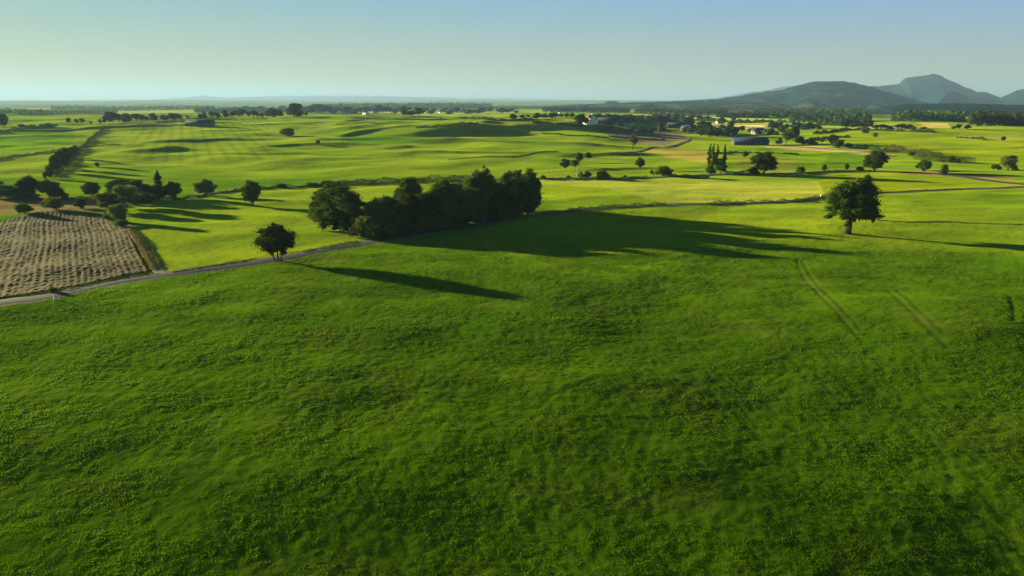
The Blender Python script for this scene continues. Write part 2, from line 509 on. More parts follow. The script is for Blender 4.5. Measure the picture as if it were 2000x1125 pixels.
# ------------------------------------------------------------------ near meadow: blades in tufts
def build_grass():
    rng = np.random.default_rng(5)
    n = 1900000
    r = rng.uniform(40, 215, n); t = rng.uniform(-.72, .72, n)
    keep = rng.random(n) > S(150, 215, r)
    r, t = r[keep], t[keep]
    x, y = r * np.sin(t), r * np.cos(t)
    ly = np.interp(x, LANE_S[:, 0], LANE_S[:, 1])
    keep = (y < ly - 3.2)
    x, y, r = x[keep], y[keep], r[keep]
    m = .7 * fbm(x / .8, y / .75, 61, 2) + .8 * fbm(x / 9, y / 6, 62, 3)
    keep = rng.random(len(x)) < np.clip(.7 + .35 * m, .3, 1)
    x, y, r, m = x[keep], y[keep], r[keep], m[keep]
    n = len(x)
    s = 1 + .55 * S(60, 200, r)
    h = (.06 + .08 * np.clip(m + .45, 0, 1.4)) * s * rng.uniform(.7, 1.25, n)
    for L in RUTS:
        dd = dist_line(x, y, L[::3])
        h *= 1 - .5 * np.exp(-(dd / .5) ** 2)
    w = .05 * s * rng.uniform(.7, 1.3, n)
    a = rng.uniform(0, 2 * np.pi, n)
    lean = rng.uniform(.1, .75, n) * h
    b = rng.uniform(0, 2 * np.pi, n)
    z = GZ(x, y) - .03
    dx, dy = np.cos(a) * w, np.sin(a) * w
    P0 = np.stack([x - dx, y - dy, z], -1); P1 = np.stack([x + dx, y + dy, z], -1)
    P2 = np.stack([x + np.cos(b) * lean, y + np.sin(b) * lean, z + h], -1)
    V = np.stack([P0, P1, P2], 1).reshape(-1, 3)
    F = np.arange(3 * n).reshape(-1, 3)
    c = np.empty((n, 3)); c[:] = C_MEADOW * np.array([2.15, 2.0, 1.6])
    tint = fbm(x / 26, y / 18, 63, 3)
    dry = S(.2, .8, fbm(x / 9, y / 7, 64, 3))[:, None]
    c = c * (1 + .22 * tint[:, None]) * (1 - .4 * dry) + (C_OLIVE * 1.7) * .4 * dry
    c *= rng.uniform(.85, 1.15, n)[:, None]
    o = link('grass', np_mesh('grass', V, F, M_GRASS, np.repeat(c, 3, 0), smooth=False))
    tag(o, 'thick green meadow grass in uneven tufts across the foreground', 'grass', kind='stuff')


build_grass()


# ------------------------------------------------------------------ foliage generators
def leaves(P, Nrm, size, rng, spread=.9):
    n = len(P)
    d = rng.normal(size=(n, 3)); d /= np.linalg.norm(d, axis=1)[:, None]
    nn = Nrm * .9 + d * spread * .8; nn /= np.linalg.norm(nn, axis=1)[:, None] + 1e-9
    u = np.cross(nn, rng.normal(size=(n, 3))); u /= np.linalg.norm(u, axis=1)[:, None] + 1e-9
    v = np.cross(nn, u)
    s = (size * rng.uniform(.6, 1.35, n))[:, None]
    V = np.stack([P - u * s * .5, P + v * s * .38 - nn * s * .08, P + u * s * .62, P - v * s * .38 - nn * s * .08], 1)
    tone = np.repeat((rng.uniform(.65, 1.35, n))[:, None] * (1 + rng.normal(size=(n, 3)) * np.array([.10, .04, .08])), 4, 0)
    return V.reshape(-1, 3), np.arange(4 * n).reshape(-1, 4), tone


def crown_points(blobs, per_area, rng, clump=.30, fill=.22, gap=.30, dens=.34):
    Ps, Ns = [], []
    for (c, rr) in blobs:
        c = np.array(c, float); rr = np.array(rr, float)
        area = 4 * np.pi * ((rr[0] * rr[1]) ** 1.6 / 3 + (rr[0] * rr[2]) ** 1.6 / 3 + (rr[1] * rr[2]) ** 1.6 / 3) ** (1 / 1.6)
        n = int(area * per_area)
        k = max(7, int(area * dens))
        d = rng.normal(size=(k, 3)); d /= np.linalg.norm(d, axis=1)[:, None]
        cc = c + d * rr * rng.uniform(.62, 1.12, (k, 1))
        keep = rng.random(k) > gap * .5
        cc, d = cc[keep], d[keep]
        pick = rng.integers(0, len(cc), n)
        sg = clump * min(2.0, rr.min() * 1.1) * rng.uniform(.5, 1.35, len(cc))
        off = rng.normal(size=(n, 3)) * sg[pick][:, None] * np.array([1, 1, .7])
        P = cc[pick] + off
        Nn = off / (np.linalg.norm(off, axis=1)[:, None] + 1e-6) * 1.1 + d[pick] * .5 + np.array([0, 0, .25])
        Ps.append(P); Ns.append(Nn)
        m = int(n * fill)
        e = rng.normal(size=(m, 3)); e /= np.linalg.norm(e, axis=1)[:, None]
        Ps.append(c + e * rr * (rng.random((m, 1)) ** .5) * .8); Ns.append(e)
    return np.concatenate(Ps), np.concatenate(Ns)


def tube(p0, p1, r0, r1, bend, rng, seg=5, sides=7):
    p0, p1 = np.array(p0, float), np.array(p1, float)
    ax = p1 - p0; L = np.linalg.norm(ax); ax /= L
    a = np.cross(ax, [0.3, .9, .1]); a /= np.linalg.norm(a); b = np.cross(ax, a)
    off = rng.normal(size=2) * bend * L
    V = []
    for i in range(seg + 1):
        t = i / seg
        c = p0 + (p1 - p0) * t + (a * off[0] + b * off[1]) * math.sin(math.pi * t)
        r = r0 + (r1 - r0) * t
        if i == 0: r *= 1.35
        for k in range(sides):
            q = 2 * math.pi * k / sides
            V.append(c + (a * math.cos(q) + b * math.sin(q)) * r)
    F = []
    for i in range(seg):
        for k in range(sides):
            F.append((i * sides + k, i * sides + (k + 1) % sides, (i + 1) * sides + (k + 1) % sides, (i + 1) * sides + k))
    return np.array(V), np.array(F)


def join(parts):
    V, F, n = [], [], 0
    for v, f in parts:
        V.append(v); F.append(np.asarray(f) + n); n += len(v)
    return np.concatenate(V), np.concatenate(F)


class Proto:
    """A kind of plant: crown mesh, optional trunk mesh, and both in one mesh for copies too small to show parts."""
    def __init__(s, name, blobs, per_area, leaf, mat, seed, trunk=None, clump=.3, gap=.3, fill=.22):
        rng = np.random.default_rng(seed)
        P, Nn = crown_points(blobs, per_area, rng, clump, fill, gap)
        P[:, 2] = np.maximum(P[:, 2], .05)
        V, F, tone = leaves(P, Nn, leaf, rng)
        s.h = np.percentile(P[:, 2], 99.6); s.w = np.percentile(P[:, 0], 99) - np.percentile(P[:, 0], 1)
        s.crown = np_mesh(name + '_crown', V, F, mat, tone, smooth=False)
        s.trunk = None
        if trunk:
            tv, tf = join([tube(a, b, r0, r1, bd, rng) for a, b, r0, r1, bd in trunk])
            s.trunk = np_mesh(name + '_trunk', tv, tf, M_BARK)
            jv, jf = join([(V, F), (tv, tf)])
            s.whole = np_mesh(name + '_whole', jv, jf, None, np.vstack([tone, np.ones((len(tv), 3))]), smooth=False,
                              mat_index=np.r_[np.zeros(len(F), int), np.ones(len(tf), int)], mats=[mat, M_BARK])
        else:
            s.whole = s.crown


def rblobs(seed, h, w, k, low=.3, top=.18):
    """lobes of a broad crown h high and w wide that starts at low*h"""
    r = np.random.default_rng(seed); out = []
    ch = h * (1 - low); cz = h * low + ch * .5
    out.append(((0, 0, cz), (w * .30, w * .30, ch * .40)))
    for i in range(k):
        a = 2 * math.pi * i / k + r.uniform(-.4, .4)
        t = r.uniform(-.75, .85)
        q = math.sqrt(max(.05, 1 - abs(t) ** 2.2))
        if t < 0 and low < .1: q = .97
        rr = w * r.uniform(.15, .23)
        out.append(((math.cos(a) * (w * .5 - rr) * q, math.sin(a) * (w * .5 - rr) * q, cz + t * (ch * .5 - rr * .8)), (rr, rr, rr * r.uniform(.75, 1.0))))
    out.append(((r.uniform(-.08, .08) * w, r.uniform(-.08, .08) * w, h - w * top * .8), (w * top, w * top, w * top * .8)))
    return out


def rtrunk(seed, h, w, low, r0):
    r = np.random.default_rng(seed + 100)
    z = h * low * 1.15
    parts = [((0, 0, -.3), (r.uniform(-.2, .2), r.uniform(-.2, .2), z), r0, r0 * .7, .03)]
    for i in range(5):
        a = 2 * math.pi * i / 5 + r.uniform(-.4, .4)
        parts.append(((0, 0, z * r.uniform(.75, 1)), (math.cos(a) * w * .3, math.sin(a) * w * .3, z + h * r.uniform(.2, .42)), r0 * .42, r0 * .1, .06))
    return parts


def broad(name, seed, h=13, w=11, k=11, low=.22, per=26, leaf=.5, mat=None, r0=.35, **kw):
    return Proto(name, rblobs(seed, h, w, k, low), per, leaf, mat or M_LEAF, seed, rtrunk(seed, h, w, low, r0), **kw)


def poplar_blobs(seed, h, w):
    r = np.random.default_rng(seed); out = []
    for i in range(9):
        t = (i + .5) / 9
        q = math.sin(math.pi * min(1, .16 + t * .8)) ** .7
        out.append(((r.uniform(-.12, .12) * w, r.uniform(-.12, .12) * w, h * (.08 + .88 * t)), (w * .42 * q, w * .42 * q, h * .085)))
    return out


K = {}
K['oak'] = [broad('broadleaf', s, 13, w, 13, .05, gap=.5) for s, w in ((1, 11), (2, 12.5), (3, 10), (4, 11.5), (5, 9))]
K['copse'] = [broad('copse_tree', s, 13, w, 14, .0, gap=.55) for s, w in ((101, 11), (102, 12), (103, 10), (104, 11.5), (105, 9))]
K['olive'] = [broad('olive_tree', s, 11, 10, 11, .10, mat=M_OLIVE) for s in (11, 12, 13)]
K['pale'] = [broad('pale_tree', s, 13, 8, 9, .2, 16, .45, M_PALE, .25, gap=.8, clump=.24, fill=.08) for s in (21, 22)]
K['bush'] = [Proto('bush', rblobs(s, 4, 5.2, 9, .02), 46, .33, M_LEAF, s) for s in (31, 32, 33)]
K['olivebush'] = [Proto('olive_bush', rblobs(s, 4, 5, 9, .02), 46, .33, M_OLIVE, s) for s in (41, 42, 43)]
K['palebush'] = [Proto('pale_bush', rblobs(s, 3.2, 3.6, 8, .02), 40, .26, M_PALE, s, gap=.6) for s in (46, 47)]
K['poplar'] = [Proto('poplar', poplar_blobs(s, 15, 2.9), 34, .38, M_LEAF, s, [((0, 0, -.2), (0, 0, 10), .22, .08, .01)], clump=.34) for s in (51, 52)]
K['far'] = [Proto('far_tree', rblobs(s, 11, w, 7, .12), 5.5, 1.1, M_FAR, s, [((0, 0, -.3), (0, 0, 4), .3, .2, .02)]) for s, w in ((61, 11), (62, 9), (63, 13), (64, 8))]
# the lone tree on the right: thick stem, high left lobe, heavy drooping right side, low twigs
K['lone'] = [Proto('lone_tree', [((.6, 0, 7.6), (3.0, 3.0, 4.0)), ((-2.8, .4, 8.2), (2.2, 2.2, 2.6)), ((-3.9, 0, 5.2), (1.5, 1.5, 1.5)), ((-4.9, .2, 4.1), (.9, .9, .9)), ((-2.2, -1, 5.0), (1.8, 1.6, 1.6)),
                               ((1.4, -.5, 11.6), (1.8, 1.7, 1.7)), ((2.9, .3, 9.2), (2.2, 2.1, 2.6)), ((4.3, .2, 6.6), (1.8, 1.7, 2.3)), ((4.6, -.3, 4.4), (1.3, 1.3, 1.6)), ((2.6, -1, 4.9), (1.9, 1.7, 1.7)),
                               ((5.0, 0, 3.0), (.55, .55, .8)), ((-.8, 0, 10.9), (1.6, 1.6, 1.4)), ((1.0, -2.2, 7.0), (2.2, 1.8, 2.6)), ((.4, 2.2, 7.2), (2.6, 1.8, 2.8)), ((-.3, 0, 3.0), (1.1, .9, 1.0)), ((-.5, -.2, 1.9), (.8, .7, .9))],
                   40, .36, M_LEAF, 71, [((-.5, 0, -.3), (-.3, 0, 4.2), .85, .62, .01), ((-.3, 0, 3.4), (-3.6, 0, 5.6), .32, .1, .05), ((-.2, 0, 3.6), (3.6, 0, 6.0), .36, .1, .05), ((-.2, 0, 3.8), (.6, 0, 9.5), .42, .1, .03), ((1.2, 0, 4.4), (4.8, 0, 3.2), .14, .05, .06)], gap=.7, clump=.27)]
# the small tree by the lane: round crown on three thin stems
K['lane'] = [Proto('lane_tree', [((0, 0, 4.3), (2.8, 2.5, 2.4)), ((-1.7, .2, 5.0), (1.5, 1.4, 1.4)), ((-2.2, 0, 3.7), (1.2, 1.2, 1.2)), ((1.8, .1, 4.8), (1.5, 1.4, 1.4)), ((2.1, -.2, 3.5), (1.3, 1.2, 1.3)), ((0, -1.6, 3.6), (1.9, 1.2, 1.5)),
                                 ((.7, 0, 6.7), (1.2, 1.1, 1.0)), ((-.6, -.4, 6.1), (1.5, 1.3, 1.0)), ((-1.1, -.3, 2.6), (1.1, 1.0, .9)), ((.9, .8, 3.4), (1.8, 1.5, 1.2)), ((-.9, 0, 1.5), (.4, .4, .5)), ((1.3, 0, 1.9), (.6, .5, .6))],
                   48, .30, M_LEAF, 81, [((-.35, 0, -.2), (-1.1, 0, 4.2), .14, .05, .03), ((.2, .1, -.2), (.5, 0, 5.4), .17, .06, .03), ((.7, -.1, -.2), (1.7, 0, 4.0), .12, .05, .03)], gap=.5)]
K['column'] = [Proto('column_tree', poplar_blobs(91, 11, 3.4), 30, .4, M_LEAF, 91, [((0, 0, -.2), (0, 0, 7), .2, .08, .01)], clump=.36)]
RNG = random.Random(7)


def plant(px, py, hpx, wpx, kind, label, cat, group=None, name=None, idx=None, world=None, sink=0.05):
    xy = inv(px, py) if world is None else np.array(world)
    x, y = float(xy[0]), float(xy[1])
    z = float(GZ(x, y))
    zc = y * CP + (CAMZ - z) * SP
    hm, wm = hpx * zc / FPX / CP, wpx * zc / FPX
    ps = K[kind]
    p = ps[RNG.randrange(len(ps)) if idx is None else idx % len(ps)]
    sc = (wm / p.w, wm / p.w, hm / p.h)
    rot = 0.0 if kind in ('lone', 'lane') else RNG.uniform(0, 6.28)
    name = name or {'bush': 'bush', 'olivebush': 'bush', 'palebush': 'shrub', 'poplar': 'poplar_tree'}.get(kind, 'tree')
    if p.trunk is None or hpx < 17:
        o = link(name, p.whole, loc=(x, y, z - sink))
        o.scale = sc; o.rotation_euler = (0, 0, rot)
    else:
        o = link(name, None, loc=(x, y, z - sink))
        o.empty_display_size = .5
        o.scale = sc; o.rotation_euler = (0, 0, rot)
        link('crown', p.crown, o); link('trunk', p.trunk, o)
    tag(o, label, cat, group)
    return o


# ------------------------------------------------------------------ the two lone trees
plant(1659, 456, 107, 94, 'lone', 'big lone dark tree with thick trunk standing in the open meadow', 'tree', name='lone_tree')
plant(541, 509, 69, 69, 'lane', 'small round dark tree on thin stems beside the lane', 'tree', name='lane_tree')

# ------------------------------------------------------------------ copse in the middle
COPSE = [  # base px, base py, height px, width px, kind, label
    (662, 447, 92, 78, 'copse', 'broad dark dome of a tree, tallest at the blunt end of the copse'),
    (634, 436, 62, 48, 'copse', 'shorter tree on the outer shoulder of the blunt end of the copse'),
    (692, 452, 74, 52, 'copse', 'dark tree between the copse dome and the low gap in its skyline'),
    (652, 420, 72, 62, 'copse', 'tree at the back of the dome end of the copse, seen over the others'),
    (738, 455, 76, 46, 'copse', 'low round tree in the dip of the copse skyline'),
    (760, 440, 66, 44, 'copse', 'dark tree just right of the dip in the copse skyline'),
    (800, 418, 80, 42, 'copse', 'slim tree poking highest just right of the dip of the copse'),
    (798, 450, 84, 50, 'copse', 'leafy tree with sunlit side above the bend of the lane'),
    (832, 446, 80, 56, 'copse', 'round tree in the front row of the copse, left of its middle'),
    (862, 418, 76, 46, 'copse', 'tree with a small raised top behind the middle of the copse'),
    (872, 444, 86, 56, 'copse', 'tree with dull green crown in the middle of the copse front'),
    (906, 438, 82, 58, 'copse', 'full dark tree right of the middle of the copse front'),
    (900, 414, 66, 48, 'copse', 'half hidden tree behind the middle of the copse'),
    (936, 432, 92, 52, 'copse', 'dark tree in front of the pale wispy tree of the copse'),
    (948, 410, 86, 34, 'pale', 'pale thin wispy tree rising above the copse skyline'),
    (968, 428, 86, 54, 'copse', 'tree right of the pale wispy one in the copse'),
    (985, 408, 72, 44, 'copse', 'tree in the back row of the copse near its right end'),
    (1000, 422, 82, 48, 'copse', 'tall dark tree third from the right end of the copse'),
    (1014, 412, 80, 40, 'pale', 'thin olive tree with ragged top near the right end of the copse'),
    (1030, 418, 80, 46, 'copse', 'dense black tree at the right end of the copse, above the long shadow'),
    (1040, 410, 72, 30, 'copse', 'narrow tree closing the right end of the copse'),
    (775, 462, 50, 44, 'copse', 'low dark tree in the shade in front of the copse by the lane'),
    (716, 462, 40, 40, 'olivebush', 'bushy shrub at the sharp corner of the copse above the lane'),
]
for k, (px, py, hp, wp, kd, lb) in enumerate(COPSE):
    plant(px, py, hp * ((1.0 if px in (1000, 1030, 872, 936) else .82) if kd == 'copse' else .95), wp, kd, lb, 'bush' if kd == 'olivebush' else 'tree', 'trees of the copse', idx=k)
FR = [(622, 434, 16, 20, 'leftmost of the pale shrubs fringing the copse'), (640, 442, 18, 22, 'pale shrub second from the outer end of the copse fringe'),
      (660, 450, 17, 22, 'pale shrub in the middle of the copse fringe, under the dome tree'), (678, 457, 20, 24, 'grey green shrub right of the middle of the copse fringe'),
      (694, 463, 24, 24, 'taller pale shrub last but one in the copse fringe'), (708, 467, 24, 20, 'pale shrub at the lane end of the copse fringe')]
for k, (px, py, hp, wp, lb) in enumerate(FR):
    plant(px, py, hp, wp, 'palebush', lb, 'shrub', 'pale shrubs fringing the copse', idx=k)

for k, (px, py, hp, wp) in enumerate([(735, 468, 28, 34), (762, 464, 30, 40), (795, 459, 30, 44), (828, 453, 30, 44), (860, 447, 32, 44), (893, 441, 30, 44), (926, 435, 32, 44), (958, 430, 30, 42), (988, 425, 30, 40), (1014, 420, 32, 36), (1036, 416, 30, 28)]):
    plant(px, py, hp, wp, 'bush', 'dark bush of the shaded undergrowth along the lane side of the copse', 'bush', 'undergrowth bushes of the copse', idx=k)

# ------------------------------------------------------------------ trees and bushes round the stubble field and up the left
LEFT = [
    (58, 387, 40, 33, 'oak', 'dark round tree left of the olive tree behind the stubble field'),
    (52, 390, 17, 44, 'bush', 'low spreading dark bush at the foot of the dark round tree'),
    (97, 387, 34, 36, 'olive', 'olive green round tree behind the three bushes of the straw strip'),
    (114, 388, 22, 34, 'bush', 'dark bush pressed against the right side of the olive tree'),
    (180, 384, 27, 31, 'oak', 'separate dark tree standing between the olive tree and the big clump'),
    (12, 388, 26, 46, 'olivebush', 'wide grey green bush cut by the left edge of the picture'),
    (240, 388, 36, 48, 'oak', 'dark tree at the back left of the clump at the stubble corner'),
    (270, 390, 36, 48, 'oak', 'dark round tree at the back right of the clump at the stubble corner'),
    (213, 414, 36, 38, 'olive', 'sunlit olive tree at the outer left of the clump'),
    (247, 406, 42, 46, 'olive', 'large sunlit olive tree in the middle of the clump'),
    (278, 399, 24, 40, 'bush', 'dark low bush trailing off the right of the clump'),
    (233, 436, 36, 30, 'olive', 'round olive tree at the top corner of the stubble field'),
    (240, 443, 14, 26, 'bush', 'small dark bush below the round olive tree at the stubble corner'),
    (215, 433, 22, 18, 'olivebush', 'small olive bush left of the round olive tree at the stubble corner'),
    (312, 386, 51, 14, 'column', 'thin column shaped tree rising above the round trees'),
    (307, 390, 28, 30, 'oak', 'dark round tree at the foot of the column shaped tree'),
    (339, 389, 32, 31, 'oak', 'dark round tree next right of the column shaped tree'),
    (402, 384, 32, 36, 'olive', 'lone tree left of the start of the country road hedge'),
    (494, 402, 46, 34, 'oak', 'two lobed dark tree alone on the bright field'),
    (48, 417, 20, 31, 'bush', 'leftmost round bush on the straw strip above the stubble'),
    (103, 410, 22, 35, 'olivebush', 'middle round bush on the straw strip above the stubble'),
    (158, 407, 20, 23, 'bush', 'right and smallest round bush on the straw strip above the stubble'),
    (103, 571, 9, 15, 'bush', 'tiny dark bush at the edge of the stubble beside the white post'),
    (95, 349, 24, 17, 'bush', 'dark bush at the lower end of the row climbing the hill'),
    (110, 340, 34, 20, 'oak', 'tall dark tree second from the bottom of the row climbing the hill'),
    (120, 331, 34, 20, 'oak', 'tall dark tree third from the bottom of the row climbing the hill'),
    (131, 321, 30, 18, 'oak', 'dark tree in the middle of the row climbing the hill'),
    (141, 311, 22, 14, 'oak', 'smaller dark tree near the upper end of the row climbing the hill'),
    (149, 303, 18, 12, 'oak', 'small tree ending the tall part of the row climbing the hill'),
    (190, 326, 9, 8, 'bush', 'tiny bush on the grass among the shadows of the climbing row'),
    (564, 267, 16, 22, 'bush', 'dark round bush alone high on the big green hill'),
    (554, 265, 12, 14, 'olivebush', 'small bush leaning on the lone bush of the big hill'),
    (621, 282, 8, 8, 'bush', 'tiny bush in the hollow right of the lone hill bush'),
    (610, 364, 7, 24, 'bush', 'low bush beside the country road left of the copse'),
    (636, 363, 10, 18, 'bush', 'dark bush on the country road hedge above the dome of the copse'),
    (550, 367, 8, 20, 'bush', 'low dark bush on the country road hedge right of the two lobed tree'),
    (0, 372, 18, 24, 'bush', 'dark patch of bush at the left edge above the grey green bush'),
]
for (px, py, hp, wp, kd, lb) in LEFT:
    plant(px, py, hp, wp, kd, lb, 'bush' if 'bush' in kd else 'tree')

RIGHT = [
    (1104, 329, 18, 17, 'oak', 'lower left tree of the little group of four above the hay field'),
    (1122, 326, 13, 15, 'bush', 'low bushy tree right of the lower left one in the group of four'),
    (1131, 317, 18, 13, 'oak', 'upper left tree of the little group of four above the hay field'),
    (1149, 310, 12, 11, 'oak', 'uppermost small tree of the little group of four above the hay field'),
    (1134, 349, 13, 9, 'olivebush', 'narrow bush left of the wide roadside bush above the hay field'),
    (1146, 349, 15, 17, 'bush', 'round dark roadside bush left of the wide one above the hay field'),
    (1178, 350, 16, 27, 'bush', 'wide dark roadside bush above the hay field'),
    (1060, 350, 7, 11, 'bush', 'tiny bush by the country road just right of the copse'),
    (1110, 349, 6, 9, 'bush', 'tiny bush by the country road midway between copse and roadside bushes'),
    (1250, 329, 20, 17, 'oak', 'small round tree with clear trunk alone on the grass'),
    (1221, 347, 5, 7, 'bush', 'very small bush by the road below the small round tree'),
    (1273, 341, 9, 9, 'bush', 'little bush just left of the wide bush with ragged top'),
    (1297, 344, 19, 30, 'bush', 'wide dark bush with ragged top by the country road'),
    (1236, 293, 31, 17, 'pale', 'pale olive tree at the start of the dirt track'),
    (1384, 338, 54, 9, 'poplar', 'leftmost poplar of the tall group by the country road'),
    (1391, 339, 55, 9, 'poplar', 'middle poplar of the tall group by the country road'),
    (1398, 337, 52, 8, 'poplar', 'third poplar of the tall group by the country road'),
    (1413, 337, 52, 8, 'poplar', 'poplar apart to the right of the tall group'),
    (1387, 340, 15, 16, 'bush', 'dark bush at the foot of the tall poplars'),
    (1407, 339, 28, 20, 'oak', 'stout dark tree in front of the right poplar'),
    (1491, 340, 40, 44, 'oak', 'large black round tree by the country road right of the poplars'),
    (1472, 341, 14, 22, 'bush', 'dark bush hugging the left side of the large black round tree'),
    (1456, 307, 11, 11, 'oak', 'small round tree in the field above and left of the large black tree'),
    (1563, 339, 13, 15, 'bush', 'dark roadside bush right of the large black round tree'),
    (1609, 335, 13, 9, 'oak', 'small roadside tree above the top of the lone tree, left one'),
    (1653, 333, 13, 8, 'oak', 'small roadside tree right behind the crown of the lone tree'),
    (1680, 334, 8, 15, 'bush', 'low brown green bush by the road left of the broad tree'),
    (1708, 335, 37, 40, 'oak', 'broad dark tree with pointed top behind the lone tree'),
    (1803, 333, 20, 28, 'bush', 'wide lobed bushy tree at the foot of the long hedge on the right'),
    (1842, 342, 20, 14, 'bush', 'two lobed small dark tree standing below the long hedge'),
    (1968, 333, 28, 26, 'olive', 'rounded tree between two low bushes near the right edge'),
    (1946, 332, 11, 19, 'bush', 'low bush at the left foot of the rounded tree near the right edge'),
    (1982, 333, 9, 11, 'bush', 'low bush at the right foot of the rounded tree near the right edge'),
    (1709, 268, 8, 8, 'bush', 'single small bush on the pale field above the broad tree'),
    (1690, 260, 8, 13, 'bush', 'dark flat bush alone on the far edge of the right field'),
    (1959, 275, 8, 8, 'bush', 'single round bush high on the right hand hill'),
    (1535, 283, 30, 19, 'pale', 'tall pale tree right of the long blue barn'),
    (1549, 276, 28, 18, 'oak', 'tall dark tree behind the pale tree right of the blue barn'),
    (1562, 282, 15, 22, 'bush', 'spreading bush right of the tall pale tree by the barn'),
    (1521, 283, 14, 12, 'olivebush', 'narrow bush between the blue barn and the tall pale tree'),
    (1584, 282, 10, 22, 'bush', 'low grey bush between the farm trees and the small pale tree'),
    (1605, 282, 15, 9, 'pale', 'small pale tree on the farm path'),
    (1625, 283, 19, 16, 'oak', 'round tree on the farm path right of the small pale tree'),
    (1637, 289, 16, 20, 'bush', 'dark bush in front of the round tree on the farm path'),
    (1657, 289, 9, 16, 'bush', 'bush at the head of the long hedge on the right'),
    (1780, 305, 8, 12, 'bush', 'dark bush in the middle of the long hedge on the right'),
    (1857, 318, 13, 13, 'oak', 'small tree near the lower end of the long hedge'),
    (1335, 262, 11, 10, 'pale', 'pale tree where the dirt track ends'),
    (1288, 262, 20, 8, 'olive', 'slim tree beside the farmyard above the dirt track'),
]
for (px, py, hp, wp, kd, lb) in RIGHT:
    plant(px, py, hp, wp, kd, lb, 'bush' if 'bush' in kd else 'tree')


# ------------------------------------------------------------------ hedges
def hedge(pts, hgt, wid, label, mat=M_LEAF, per=9.0, leaf=.45, name='hedge', seed=3, rough=.6, gaps=.0):
    rng = np.random.default_rng(seed)
    L = smooth_line(inv_line(pts), 1.0)
    d = np.r_[0, np.cumsum(np.linalg.norm(np.diff(L, axis=0), axis=1))]
    n = int(d[-1] * per * (hgt + wid))
    q = rng.uniform(0, d[-1], n)
    lump = .7 + rough * noise(q / (hgt * 2.5), q * 0 + seed, seed) + .3 * noise(q / (hgt * 9), q * 0, seed + 1)
    if gaps:
        keep = noise(q / 14, q * 0 + .5, seed + 5) > gaps - .5
        q, lump = q[keep], lump[keep]
    n = len(q)
    lump = np.clip(lump, .25, 1.5)
    x = np.interp(q, d, L[:, 0]); y = np.interp(q, d, L[:, 1])
    a = rng.uniform(0, np.pi, n); rr = np.sqrt(rng.uniform(.35, 1, n))
    off = np.cos(a) * rr * wid * .5 * (.6 + .4 * lump); hz = np.sin(a) * rr * hgt * lump
    tx, ty = np.interp(q, d, np.gradient(L[:, 0], d)), np.interp(q, d, np.gradient(L[:, 1], d))
    P = np.stack([x + ty * off, y - tx * off, GZ(x + ty * off, y - tx * off) + hz], -1)
    Nn = np.stack([ty * np.cos(a), -tx * np.cos(a), np.sin(a)], -1)
    V, F, tone = leaves(P, Nn, leaf, rng)
    o = link(name, np_mesh(name, V, F, mat, tone, smooth=False))
    return tag(o, label, 'hedge')


hedge([(426, 379), (480, 371), (560, 366.5), (650, 362.5), (760, 359), (900, 354)], 1.6, 2.2, 'dark hedge along the country road left of and behind the copse', seed=4)
hedge([(640, 358), (720, 355.5), (800, 353), (900, 348.5), (960, 347)], 2.2, 2.5, 'thicker hedge on the far side of the country road behind the copse', seed=5)
hedge([(1056, 351), (1130, 351), (1200, 350.5), (1262, 347.5)], 1.5, 2.0, 'dark hedge along the country road above the hay field', seed=6)
hedge([(1310, 345), (1350, 347), (1385, 349)], 2.0, 5.0, 'short dark hedge curving right of the wide ragged bush', seed=7)
hedge([(1418, 340), (1450, 340), (1480, 341)], 2.4, 3.0, 'hedge between the poplars and the large black round tree', seed=8)
hedge([(1505, 341.5), (1560, 341.5), (1620, 337), (1700, 335)], 1.3, 2.4, 'low roadside hedge from the large black tree to the broad tree', seed=9)
hedge([(1730, 291), (1760, 297), (1800, 303), (1835, 308)], 5.0, 6.0, 'long olive hedge running down the right hand hill', mat=M_OLIVE, seed=10)
hedge([(1790, 311), (1830, 315), (1860, 317), (1900, 320)], 4.2, 6.0, 'dark lower part of the hedge on the right hand hill', seed=11)
hedge([(1655, 287), (1690, 291), (1720, 297)], 3.6, 5.0, 'teal green hedge between the farm path and the right field', seed=12)
hedge([(150, 302), (170, 281), (190, 262), (203, 252)], 2.2, 2.5, 'thin hedge continuing the tree row to the hill top', seed=13)
hedge([(100, 346), (120, 331), (140, 313), (152, 301)], 3.0, 4.0, 'undergrowth hedge beneath the tree row climbing the hill', seed=14)
hedge([(-60, 322), (0, 312), (60, 303), (120, 294), (152, 288)], 1.8, 3.0, 'low hedge crossing the left fields to the tree row', seed=15)
hedge([(152, 289), (190, 286), (236, 283)], 1.4, 2.0, 'short low hedge leaving the tree row to the right', seed=16)
hedge([(1108, 413), (1160, 409), (1200, 405), (1260, 402.5), (1300, 402)], 1.5, 2.4, 'dark low hedge on the lane bank right of the copse', seed=17, leaf=.3, per=16)
hedge([(1380, 400), (1450, 397), (1520, 395.5), (1570, 391), (1612, 385)], 1.3, 2.2, 'dark low hedge in place of the shaded dip by the lane left of the lone tree', seed=18, leaf=.3, per=16)  # dark leaves stand in for the shade in the dip by the lane
hedge([(1700, 378), (1780, 373.5), (1880, 370)], .5, 1.2, 'faint low hedge on the lane bank right of the lone tree', seed=19, leaf=.3, per=14)
hedge([(1700, 430), (1780, 434), (1860, 434), (1960, 438), (2040, 440)], .35, 1.6, 'strip of rank weeds crossing the meadow right of the lone tree', mat=M_OLIVE, seed=20, leaf=.25, per=16, name='weed_strip')
hedge([(0, 588 - 6), (110, 569), (215, 548), (300, 534)], .5, 1.0, 'dark weedy bank between the stubble field and the lane', seed=21, leaf=.25, per=22, name='weedy_bank')  # weeds on the lane banks, built with the hedge generator
hedge([(336, 533), (420, 519), (500, 506)], .45, .8, 'weedy bank on the far side of the lane left of the lane tree', seed=22, leaf=.25, per=22, name='weedy_bank')
